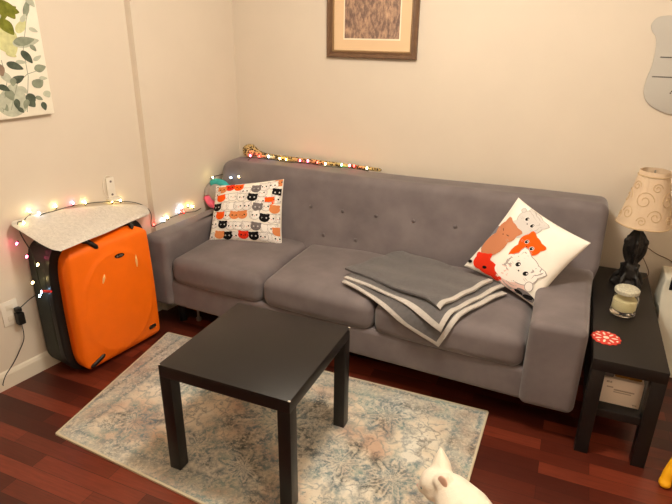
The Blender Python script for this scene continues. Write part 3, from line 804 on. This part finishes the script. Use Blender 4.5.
# ------------------------------------------------------------------ throw pillows
def head_poly(cx, cy, rx, ry, rot=0, ear=.45, n=40):
    pts = []
    for k in range(n):
        t = 2*PI*k/n; r = 1
        for ea in (math.radians(48), math.radians(132)):
            d = abs((t-ea+PI) % (2*PI)-PI)
            if d < .36: r = max(r, 1+ear*(1-d/.36))
        x, y = rx*r*math.cos(t), ry*r*math.sin(t)
        pts.append((cx+x*math.cos(rot)-y*math.sin(rot), cy+x*math.sin(rot)+y*math.cos(rot)))
    return pts
def ell_poly(cx, cy, rx, ry, rot=0, n=18):
    return [(cx+rx*math.cos(t)*math.cos(rot)-ry*math.sin(t)*math.sin(rot), cy+rx*math.cos(t)*math.sin(rot)+ry*math.sin(t)*math.cos(rot)) for t in [2*PI*k/n for k in range(n)]]
def pillow(name, label, corners, T, decals, mats, pinch=.07):
    BL, BR, TR, TL = [Vector(c) for c in corners]
    nrm = (BR-BL).cross(TL-BL).normalized()
    if nrm.dot(CP-(BL+TR)/2) < 0: nrm = -nrm
    def P(u, v, side=1, off=0):
        U, V = 2*u-1, 2*v-1
        u2 = U*(1-pinch*(1-V*V)*abs(U)); v2 = V*(1-pinch*(1-U*U)*abs(V))
        a, c = (u2+1)/2, (v2+1)/2
        p = BL*(1-a)*(1-c)+BR*a*(1-c)+TR*a*c+TL*(1-a)*c
        h = (max(0, 1-U*U)*max(0, 1-V*V))**.42
        wr = .004*math.sin(9*U+3*V)*h
        return p+nrm*(side*(T*h+wr*(side > 0))+off)
    b = MB(); N = 30; vs = []; fs = []
    for side in (1, -1):
        o = len(vs)
        for j in range(N+1):
            for i in range(N+1): vs.append(P(.5-.5*math.cos(PI*i/N), .5-.5*math.cos(PI*j/N), side))
        for j in range(N):
            for i in range(N):
                q = (o+j*(N+1)+i, o+j*(N+1)+i+1, o+(j+1)*(N+1)+i+1, o+(j+1)*(N+1)+i); fs.append(q if side > 0 else q[::-1])
    b.add(vs, fs, 0)
    for k, (poly, mi) in enumerate(decals):
        n = len(poly); cx = sum(p[0] for p in poly)/n; cy = sum(p[1] for p in poly)/n; off = .0012+.00008*k if len(decals) < 120 else .0012+.000012*k
        R = 4; vs = [P(min(.995, max(.005, cx)), min(.995, max(.005, cy)), 1, off)]; fs = []
        for r in range(1, R+1):
            for (x, y) in poly:
                vs.append(P(min(.992, max(.008, cx+(x-cx)*r/R)), min(.992, max(.008, cy+(y-cy)*r/R)), 1, off))
        for i in range(n):
            j = (i+1) % n; fs.append((0, 1+i, 1+j))
            for r in range(R-1): fs.append((1+r*n+i, 1+(r+1)*n+i, 1+(r+1)*n+j, 1+r*n+j))
        b.add(vs, fs, mi)
    o = b.build(name, mats, merge=False, loc=tuple(BL))
    return tag(o, label, 'pillow')
PM = [M[k] for k in ('cotton', 'c_white', 'c_line', 'c_grey', 'c_black', 'c_orange', 'c_red', 'c_tan', 'c_brown', 'c_palegrey', 'c_bluegrey', 'c_pink')]
WHT, LIN, GRY, BLK, ORG, RED, TAN, BRN, PGR, BGR, PNK = 1, 2, 3, 4, 5, 6, 7, 8, 9, 10, 11
# left pillow: crowd of small cat heads
heads = [(120,110,'w'),(170,130,'t'),(225,112,'r'),(285,112,'o'),(330,140,'w'),(400,122,'g'),(452,108,'w'),(545,75,'t'),(505,98,'w'),(535,145,'b'),
 (120,165,'w'),(165,188,'o'),(205,185,'w'),(250,178,'w'),(310,182,'w'),(378,182,'b'),(440,150,'w'),(490,205,'o'),(435,205,'w'),(530,190,'w'),
 (135,245,'b'),(195,240,'w'),(240,240,'w'),(290,240,'w'),(345,240,'w'),(412,245,'g'),(468,240,'w'),(520,255,'t'),
 (100,300,'w'),(160,298,'o'),(216,300,'w'),(262,298,'t'),(315,295,'t'),(395,297,'w'),(455,312,'b'),(500,315,'w'),(540,310,'w'),
 (115,350,'w'),(180,356,'b'),(238,366,'w'),(285,366,'w'),(340,366,'w'),(400,368,'g'),(462,380,'w'),(508,380,'w'),(535,395,'t'),
 (88,430,'w'),(155,418,'t'),(210,425,'b'),(255,428,'w'),(315,422,'r'),(382,428,'b'),(440,432,'w'),(490,436,'w'),(530,440,'w')]
dec = []
cm = {'w': WHT, 't': TAN, 'r': RED, 'o': ORG, 'g': GRY, 'b': BLK}
random.shuffle(heads)
for (x, y, c) in sorted(heads, key=lambda q: (round(q[1]/60), q[2] != 'w')):
    s = (y-75)/390; xl = 115-40*s; xr = 565-15*s
    u = (x-xl)/(xr-xl); yt = 95-45*u; yb = 455+20*u; v = 1-(y-yt)/(yb-yt)
    r = .070; rot = random.uniform(-.15, .15)
    if c == 'w': dec.append((head_poly(u, v, r*1.1, r*1.02, rot), LIN))
    dec.append((head_poly(u, v, r*1.02, r*.92, rot), cm[c]))
    ec = PGR if c in 'bg' else BLK
    if random.random() < .8:
        for sx in (-1, 1): dec.append((ell_poly(u+sx*.028, v+.002, .0105, .013, n=10), ec))
        dec.append((ell_poly(u, v-.014, .008, .005, n=8), RED if c == 'w' else BLK))
pillow('throw_pillow', 'square throw pillow printed with rows of small orange, black and white cats',
       (at(209, 242, 1, 1.25), at(282, 245.5, 1, 1.37), at(284, 179, 1, 1.50), at(216, 186, 1, 1.42)), .072, dec, PM, .04)
# right pillow: five big cats
def face(cx, cy, s, rot, eye=BLK, open_=True, white=True):
    d = []; c, sn = math.cos(rot), math.sin(rot)
    def q(x, y): return (cx+(x*c-y*sn)*s, cy+(x*sn+y*c)*s)
    for sx in (-1, 1):
        ex, ey = q(sx*.42, 0)
        if open_:
            if white: d.append((ell_poly(ex, ey, .2*s, .22*s, rot), WHT))
            d.append((ell_poly(ex, ey, .16*s, .19*s, rot), eye)); hx_, hy_ = q(sx*.42+.05, .07); d.append((ell_poly(hx_, hy_, .055*s, .055*s), WHT))
        else:
            d.append((ell_poly(ex, ey, .17*s, .035*s, rot+.3*sx), eye))
    nx, ny = q(0, -.24); d.append((ell_poly(nx, ny, .07*s, .05*s, rot), eye))
    for sx in (-1, 1):
        for k in range(2):
            wx_, wy_ = q(sx*.78, -.22-.13*k); d.append((ell_poly(wx_, wy_, .16*s, .012*s, rot-.12*sx*k), LIN))
    return d
D = []
D += [(ell_poly(.10, .40, .12, .16, -.3), BGR), (head_poly(.06, .44, .09, .10, -.2), BGR)]
D += face(.05, .43, .08, -.2)
D += [(head_poly(.35, .745, .157, .13, -.33), LIN), (head_poly(.35, .745, .15, .123, -.33), PGR), (ell_poly(.30, .62, .12, .10), PGR)]
D += [(ell_poly(.20, .82, .028, .028), LIN), (ell_poly(.20, .82, .022, .022), PGR)]
D += face(.35, .745, .125, -.33)
D += [(ell_poly(.19, .36, .13, .17, -.3), BRN), (head_poly(.215, .53, .135, .12, -.3), BRN)]
D += face(.215, .52, .12, -.3, eye=BLK, open_=False)
D += [(ell_poly(.50, .42, .10, .14, -.3), ORG), (head_poly(.52, .54, .125, .11, -.4), ORG)]
D += face(.52, .535, .11, -.4)
D += [(head_poly(.20, .13, .10, .10, .3), RED), (ell_poly(.30, .10, .15, .085, -.1), RED), (head_poly(.43, .085, .085, .075, -.6), RED), (ell_poly(.27, .08, .028, .018, .2), BLK), (ell_poly(.07, .07, .03, .02), BLK)]
D += [(ell_poly(.60, .14, .215, .15, -.1), LIN), (ell_poly(.60, .14, .205, .14, -.1), PNK), (head_poly(.62, .28, .195, .165, -.38), LIN), (head_poly(.62, .28, .185, .157, -.38), WHT), (ell_poly(.52, .16, .15, .09), WHT)]
D += [(ell_poly(.46, .33, .05, .04), WHT), (ell_poly(.78, .15, .045, .06, .3), LIN), (ell_poly(.78, .15, .038, .052, .3), WHT), (ell_poly(.44, .17, .05, .03, .6), WHT)]
D += face(.62, .28, .15, -.38)
D += [(ell_poly(.80, .05, .11, .04, -.1), GRY), (ell_poly(.83, .045, .06, .025, .3), BLK), (ell_poly(.72, .035, .05, .02), BLK)]
D = [([(.62+1.15*(x-.57), .31+1.12*(y-.27)) for x, y in pl], m_) for pl, m_ in D]
pillow('throw_pillow', 'white throw pillow with big cartoon cats tilted against the right sofa arm',
       (at(464, 266, 1, 1.35), at(533, 306, 1, 1.15), at(591, 243, 1, 1.23), at(518.5, 197.5, 1, 1.47)), .06, D, PM, .07)

# ------------------------------------------------------------------ folded blanket
def drape(x, s, off):
    f = yf(x)-.020; r = .055; top = SZ+.022+off
    if s >= f+r: return Vector((x, s, top))
    d = f+r-s; L = r*PI/2
    rr = r+off
    if d < L: a = d/r; return Vector((x, f+r-rr*math.sin(a), top-rr+rr*math.cos(a)))
    return Vector((x, f-off, top-rr-(d-L)))
def unroll(u, v, off):                               # inverse for a measured point of the blanket
    p = at(u, v, 2, SZ+.022+off); x, y = p.x, max(p.y, yf(p.x)-.1)
    for _ in range(40):
        a = proj(drape(x, y, off+.01)); ax = proj(drape(x+1e-4, y, off+.01)); ay = proj(drape(x, y+1e-4, off+.01))
        J = Matrix((((ax[0]-a[0])/1e-4, (ay[0]-a[0])/1e-4), ((ax[1]-a[1])/1e-4, (ay[1]-a[1])/1e-4)))
        d = J.inverted_safe() @ Vector((u-a[0], v-a[1]))
        if d.length > .05: d *= .05/d.length
        x += d.x; y += d.y
    return Vector((x, y))
bl = thing('throw_blanket', 'grey throw blanket with pale edging folded on the sofa seat', 'blanket', (.7, 1.15, SZ))
def layer(A, B, C, Dp, off, th, edges):
    # corners in px: A left, B back, C right, D front ; edges: which sides carry the pale edging
    q = [unroll(*p, off) for p in (A, B, C, Dp)]
    N = 34; gr = []
    ts = [0, .018, .036]+[.036+.928*k/(N-8) for k in range(1, N-8)]+[.964, .982, 1]
    ts = sorted(set(round(t, 5) for t in ts)); n = len(ts)
    for v in ts:                                      # v: from A-D side (0) to B-C side (1)
        row = []
        for u in ts:                                  # u: from A/B (0) to D/C (1)
            p = q[0]*(1-u)*(1-v)+q[3]*u*(1-v)+q[2]*u*v+q[1]*(1-u)*v
            w = .004*math.sin(11*u+5*v+off*300)+.003*math.sin(17*v-6*u)
            w *= 1
            row.append(drape(p.x, p.y, off+.010+w))
        gr.append(row)
    main, edge = MB(), MB()
    def nrm(i, j):
        a = gr[min(i+1, n-1)][j]-gr[max(i-1, 0)][j]; c = gr[i][min(j+1, n-1)]-gr[i][max(j-1, 0)]
        k = c.cross(a)
        k.normalize(); return k
    NN = [[nrm(i, j) for j in range(n)] for i in range(n)]
    if NN[n//2][n//2].z < 0: NN = [[-k for k in r] for r in NN]
    def pt(i, j, side):
        e = 1 if 0 < i < n-1 and 0 < j < n-1 else .55
        return gr[i][j]+NN[i][j]*side*th*e
    for i in range(n-1):
        for j in range(n-1):
            isE = ('AD' in edges and ts[i+1] <= .0361) or ('DC' in edges and ts[j] >= .9639)
            t = edge if isE else main
            for side in (1, -1):
                quad = [pt(i, j, side), pt(i, j+1, side), pt(i+1, j+1, side), pt(i+1, j, side)]
                t.add(quad, [(0, 1, 2, 3)])
    for i in range(n-1):
        for (a, c, E) in (((i, 0), (i+1, 0), False), ((i, n-1), (i+1, n-1), 'DC' in edges), ((0, i), (0, i+1), 'AD' in edges), ((n-1, i), (n-1, i+1), False)):
            (edge if E else main).add([pt(*a, 1), pt(*c, 1), pt(*c, -1), pt(*a, -1)], [(0, 1, 2, 3)])
    return main, edge
mains, edgs = MB(), MB()
for (A, B, C, Dp, off, th, ed) in (
        ((342, 282), (398, 256), (507, 293), (438.5, 347), .000, .006, ('AD', 'DC')),
        ((344, 277), (400, 252), (506, 286), (441, 332), .016, .006, ('AD', 'DC')),
        ((345, 268), (402, 251), (493, 281), (440, 310), .036, .009, ('DC',))):
    m_, e_ = layer(A, B, C, Dp, off, th, ed)
    mains.add(m_.v, m_.f); edgs.add(e_.v, e_.f)
# rolled fold joining the layers on the right
mains.build('folded_layers', M['blanket'], bl, angle=60); eo = edgs.build('edging', M['edging'], bl, angle=60); eo['label'] = 'pale grey woven edging'

# ------------------------------------------------------------------ leopard-print soft toy along the sofa back
pts = catmull([(-.690, 1.755, .885), (-.655, 1.755, .900), (-.615, 1.755, .905), (-.57, 1.752, .895), (-.52, 1.755, .885), (-.40, 1.76, .880), (-.25, 1.765, .879), (-.10, 1.765, .877), (.05, 1.765, .875), (.18, 1.765, .872), (.26, 1.765, .870)], 6)
n = len(pts); rad = []
for i in range(n):
    t = i/(n-1)
    rad.append(.010+.026*math.exp(-((t-.13)/.10)**2)+.012*(1-t)*(t > .05) - (.004 if t < .03 else 0))
rad[0] = .004; rad[-1] = .006
for p, r in zip(pts, rad): p.z = max(p.z, .862+r*.9)
b = MB(); b.tube(pts, rad, 14)
b.ell((-.63, 1.735, .93), (.012, .008, .016)); b.ell((-.63, 1.775, .93), (.012, .008, .016))
lt = b.build('snake_toy', M['leopard'], loc=(-.3, 1.765, .862)); tag(lt, 'leopard-print long soft toy lying along the top of the sofa back', 'soft toy')

# round plush behind the left pillow
rc = Vector((-.745, 1.505, .665))
rp = thing('round_plush', 'round grey, teal and pink plush propped on the left sofa arm behind the pillow', 'plush', tuple(rc))
def ringpatch(t0, t1, R, r, mat, name):
    bb = MB(); pts = []
    m = 16
    for k in range(m+1):
        t = t0+(t1-t0)*k/m; pts.append(rc+Vector((R*math.cos(t), .02*math.sin(t), .9*R*math.sin(t))))
    bb.tube(pts, [r*.55]+[r]*(m-1)+[r*.55], 14); return bb.build(name, mat, rp)
ringpatch(.15*PI, .72*PI, .078, .027, M['teal'], 'teal_section'); ringpatch(.72*PI, 1.08*PI, .076, .022, M['plushgrey'], 'grey_section')
ringpatch(1.08*PI, 1.55*PI, .076, .026, M['pink'], 'pink_section'); ringpatch(1.55*PI, 2.15*PI, .076, .026, M['plushgrey'], 'grey_section')
b = MB(); b.ell(rc, (.07, .025, .07)); b.build('plush_centre', M['plushgrey'], rp)

# ------------------------------------------------------------------ string of fairy lights
sl = thing('string_lights', 'multicoloured fairy lights on dark wire running from the suitcase over the sofa', 'string lights', tuple(sc_o))
MZ = .014
MATS = [mat_pt(i/60, j/60) for i in range(61) for j in range(61)]
MATP = [proj(p) for p in MATS]
def on_mat(u, v):
    k = min(range(len(MATS)), key=lambda i: (MATP[i][0]-u)**2+(MATP[i][1]-v)**2); return MATS[k]+Vector((0, 0, .017+.004*math.sin(k)))
def on_mat_old(u, v):
    n_ = (mc[1]-mc[0]).cross(mc[3]-mc[0]).normalized(); d = ray(u, v); t = (mc[0]-CP).dot(n_)/d.dot(n_); p = CP+d*t; return p+Vector((0, 0, .018))
def arm_top(u, v): return at_wall(u, v, JW+.012)
def side(u, v): return at(u, v, 1, .285)             # hanging past the near side of the suitcase
seg = [pb+wn*.03+Vector((0, 0, .042)), at_wall(30, 299, .05), at_wall(38, 294, .1), side(42, 291), side(39, 281), side(35, 264), side(30, 250), side(24, 240), side(20, 232), on_mat(19, 226)+Vector((0, 0, .004)), on_mat(24, 224), on_mat(30, 218), on_mat(38, 219), on_mat(45, 218), on_mat(54, 214), on_mat(68, 209), on_mat(88, 206), on_mat(104, 202), on_mat(118, 201)]
seg += [on_mat(134, 203), at_wall(146, 207, .016), at_wall(151, 214, .03), at_wall(152, 226, JW+.03), arm_top(163, 222), arm_top(170, 218), arm_top(183, 213), arm_top(196, 211), at(203, 205, 1, 1.50), at(200, 196, 1, 1.53), at(203, 186, 1, 1.55), at(211, 178, 1, 1.56), at(222, 174.5, 1, 1.58), at(232, 174, 1, 1.57), at(240, 172, 1, 1.575), at(245, 166, 1, 1.62), Vector((-.60, 1.69, .875))]
seg += [Vector((x, 1.715+.012*math.sin(x*23), .873)) for x in (-.52, -.44, -.36, -.28, -.2, -.12, -.04, .04, .12, .2)]
W = catmull(seg, 6)
b = MB(); b.tube(W, .0024, 6); b.build('wire', M['wire'], sl)
def bulb(p, c, d=(0, 0, 1)):
    p = Vector(p); d = Vector(d).normalized()
    bb = MB(); bb.tube([p-d*.012, p-d*.002], .0042, 8); so = bb.build('bulb_socket', M['wire'], sl)
    bb = MB(); bb.tube([p-d*.003, p+d*.002, p+d*.007, p+d*.011, p+d*.013], [.003, .0045, .0045, .0025, .0006], 10); bb.build('bulb', BULB[c], sl)
for (p, c) in ((side(17, 243), 'p'), (side(27, 256), 'p'), (side(38, 264), 'w'), (side(33, 282), 'w'), (side(42, 291), 'c'), (side(40, 295), 'c')): bulb(p, c, (.3, -.6, -.3))
for (u, v, c) in ((25, 227, 'w'), (31, 215, 'w'), (40, 218, 'c'), (57, 211, 'w'), (73, 207, 'p'), (85, 206, 'w'), (113, 199, 'w'), (121, 198, 'w')): bulb(on_mat(u, v)+Vector((0, 0, .006)), c, (.2, -.2, 1))
for (u, v, c) in ((154, 226, 'r'), (164, 222, 'c'), (168, 219, 'w'), (179, 213, 'c'), (184, 213, 'r'), (193, 208, 'w'), (188, 207, 'y'), (182, 209, 'c')): bulb(arm_top(u, v)+Vector((0, 0, .006)), c, (.2, -.3, 1))
for (u, v, y, c) in ((199, 203, 1.50, 'w'), (196, 196, 1.53, 'w'), (200, 187, 1.56, 'y'), (213, 178, 1.53, 'w'), (197, 181, 1.58, 'y'), (231, 178, 1.53, 'c'), (239, 177, 1.52, 'w'), (245, 166, 1.6, 'p'), (200, 207, 1.48, 'p')): bulb(at(u, v, 1, y), c, (.1, -.5, .6))
for (x, c) in ((-.61, 'p'), (-.55, 'r'), (-.49, 'c'), (-.40, 'w'), (-.35, 'y'), (-.26, 'p'), (-.21, 'p'), (-.14, 'r'), (-.08, 'w'), (.02, 'g'), (.07, 'p'), (.10, 'r'), (.19, 'w')): bulb((x, 1.715+.012*math.sin(x*23), .884), c, (.1, -.2, 1))
b = MB(); tp = side(45, 291); b.tube([tp+Vector((-.01, -.004, -.002)), tp+Vector((.045, -.004, .008))], .0065, 8); o = b.build('warning_tag', M['redtag'], sl); o['label'] = 'red tag on the wire'

# ------------------------------------------------------------------ white cat
co2 = Vector((1.07, .12, 0)); hd = Vector((-.73, .68, 0)).normalized(); sd = Vector((-hd.y, hd.x, 0))   # heading, its left side
ub = -hd
cat = thing('cat', 'white cat standing at the rug edge with head turned left', 'cat', (1.2, .02, 0))
HC = at(438, 482, 1, .12)
hf = Vector((-.95, -.10, -.26)).normalized(); hs = Vector((-hf.y, hf.x, 0)).normalized(); hu = hf.cross(hs) if hf.cross(hs).z > 0 else hs.cross(hf)
HR = Matrix((hf, hs, hu)).transposed()
b = MB()
b.ell(HC, (.064, .056, .050), HR); b.ell(HC+hf*.046-hu*.018, (.031, .030, .024), HR); b.ell(HC+hf*.012-hu*.020, (.045, .062, .034), HR)
EARS = []
for sg in (-1, 1):
    bs = HC+hs*sg*.036+hu*.024-hf*(.012 if sg < 0 else .024)
    ed = (hu*.93-hs*.34-hf*.10).normalized() if sg < 0 else (hu*.72+hs*.25-hf*.55).normalized()
    tip = bs+ed*(.078 if sg < 0 else .062); EARS.append((sg, bs, tip, ed))
    b.tube([bs+(tip-bs)*k/6 for k in range(7)], [.036, .034, .030, .024, .017, .010, .003], 14)
bd_ = [HC-hf*.03-hu*.012, co2-hd*.085+Vector((0, 0, .232)), co2-hd*.16+Vector((0, 0, .215)), co2-hd*.26+Vector((0, 0, .205)), co2-hd*.36+Vector((0, 0, .21)), co2-hd*.42+Vector((0, 0, .20))]
sp_ = catmull(bd_, 6); b.tube(sp_, [.050+(.078-.050)*min(1, i/8) + (.012*math.sin(i/len(sp_)*PI)) - (.02*max(0, (i-24)/6)) for i in range(len(sp_))], 18)
b.ell(co2-hd*.14+Vector((0, 0, .17)), (.06, .06, .075)); b.ell(co2-hd*.37+Vector((0, 0, .18)), (.08, .068, .08)); b.ell(co2-hd*.44+Vector((0, 0, .2)), (.045, .05, .05))
for sg in (-1, 1):
    f = co2-hd*(.13+.015*sg)+sd*sg*.042
    b.tube([f+Vector((0, 0, .17)), f+hd*-.01+Vector((0, 0, .10)), f+Vector((0, 0, .055)), f+hd*.006+Vector((0, 0, .022))], [.036, .024, .019, .017], 12); b.ell(f+hd*.016+Vector((0, 0, .021)), (.026, .020, .013))
    h_ = co2-hd*.385+sd*sg*.05
    b.tube([h_+Vector((0, 0, .18)), h_+hd*.05+Vector((0, 0, .125)), h_-hd*.045+Vector((0, 0, .075)), h_-hd*.03+Vector((0, 0, .022))], [.052, .038, .021, .017], 12); b.ell(h_-hd*.01+Vector((0, 0, .021)), (.028, .021, .013))
tl = catmull([co2-hd*.47+Vector((0, 0, .21)), co2-hd*.54+Vector((0, 0, .24)), co2-hd*.62+sd*.02+Vector((0, 0, .21)), co2-hd*.70+sd*.05+Vector((0, 0, .15)), co2-hd*.78+sd*.06+Vector((0, 0, .13))], 6)
b.tube(tl, [.022-.009*i/len(tl) for i in range(len(tl))], 12)
bo = remesh(b.build('body', M['fur'], cat), .007, 4)
for sg, bs, tip, ed in EARS:
    out = (hs*sg*.9+hu*.2) if sg < 0 else (hs*.80+hu*.50+hf*.25)
    out = (out-ed*out.dot(ed)).normalized(); sdv = ed.cross(out).normalized()
    c = bs+(tip-bs)*.55+out*.0195
    if sg < 0: c = bs+(tip-bs)*.42+out*.017
    bb = MB(); bb.ell(c, (.020, .0045, .026) if sg > 0 else (.013, .005, .017), Matrix((sdv, out, ed)).transposed(), nu=16, nv=10); o = bb.build('inner_ear', M['earpink'], cat); o['label'] = 'pink inner ear'
for sg in (-1, 1):
    bb = MB(); bb.ell(HC+hf*.051+hs*sg*.027+hu*.000, (.0055, .006, .005), HR, nu=14, nv=10); bb.build('eye', M['eye'], cat)
bb = MB(); bb.ell(HC+hf*.071-hu*.014, (.006, .008, .006), HR, nu=12, nv=8); bb.build('nose', M['nosepink'], cat)

# ------------------------------------------------------------------ light
l = bpy.data.lights.new('ceiling_bulb', 'POINT'); l.energy = 69; l.shadow_soft_size = .13; l.color = (1, .92, .80)
lo = bpy.data.objects.new('ceiling_bulb', l); COL.objects.link(lo); lo.location = (.72, .25, 2.3)
l = bpy.data.lights.new('room_lamp', 'POINT'); l.energy = 26; l.shadow_soft_size = .16; l.color = (1, .86, .68)
lo = bpy.data.objects.new('room_lamp', l); COL.objects.link(lo); lo.location = (2.3, -1.1, 2.1)
w = bpy.data.worlds.new('world'); S.world = w; w.use_nodes = True
w.node_tree.nodes['Background'].inputs[0].default_value = (1, .85, .68, 1); w.node_tree.nodes['Background'].inputs[1].default_value = .15
S.view_settings.view_transform = 'Standard'; S.view_settings.look = 'None'; S.view_settings.gamma = 1; S.view_settings.exposure = .2
try: S.view_settings.use_curve_mapping = False
except Exception: pass
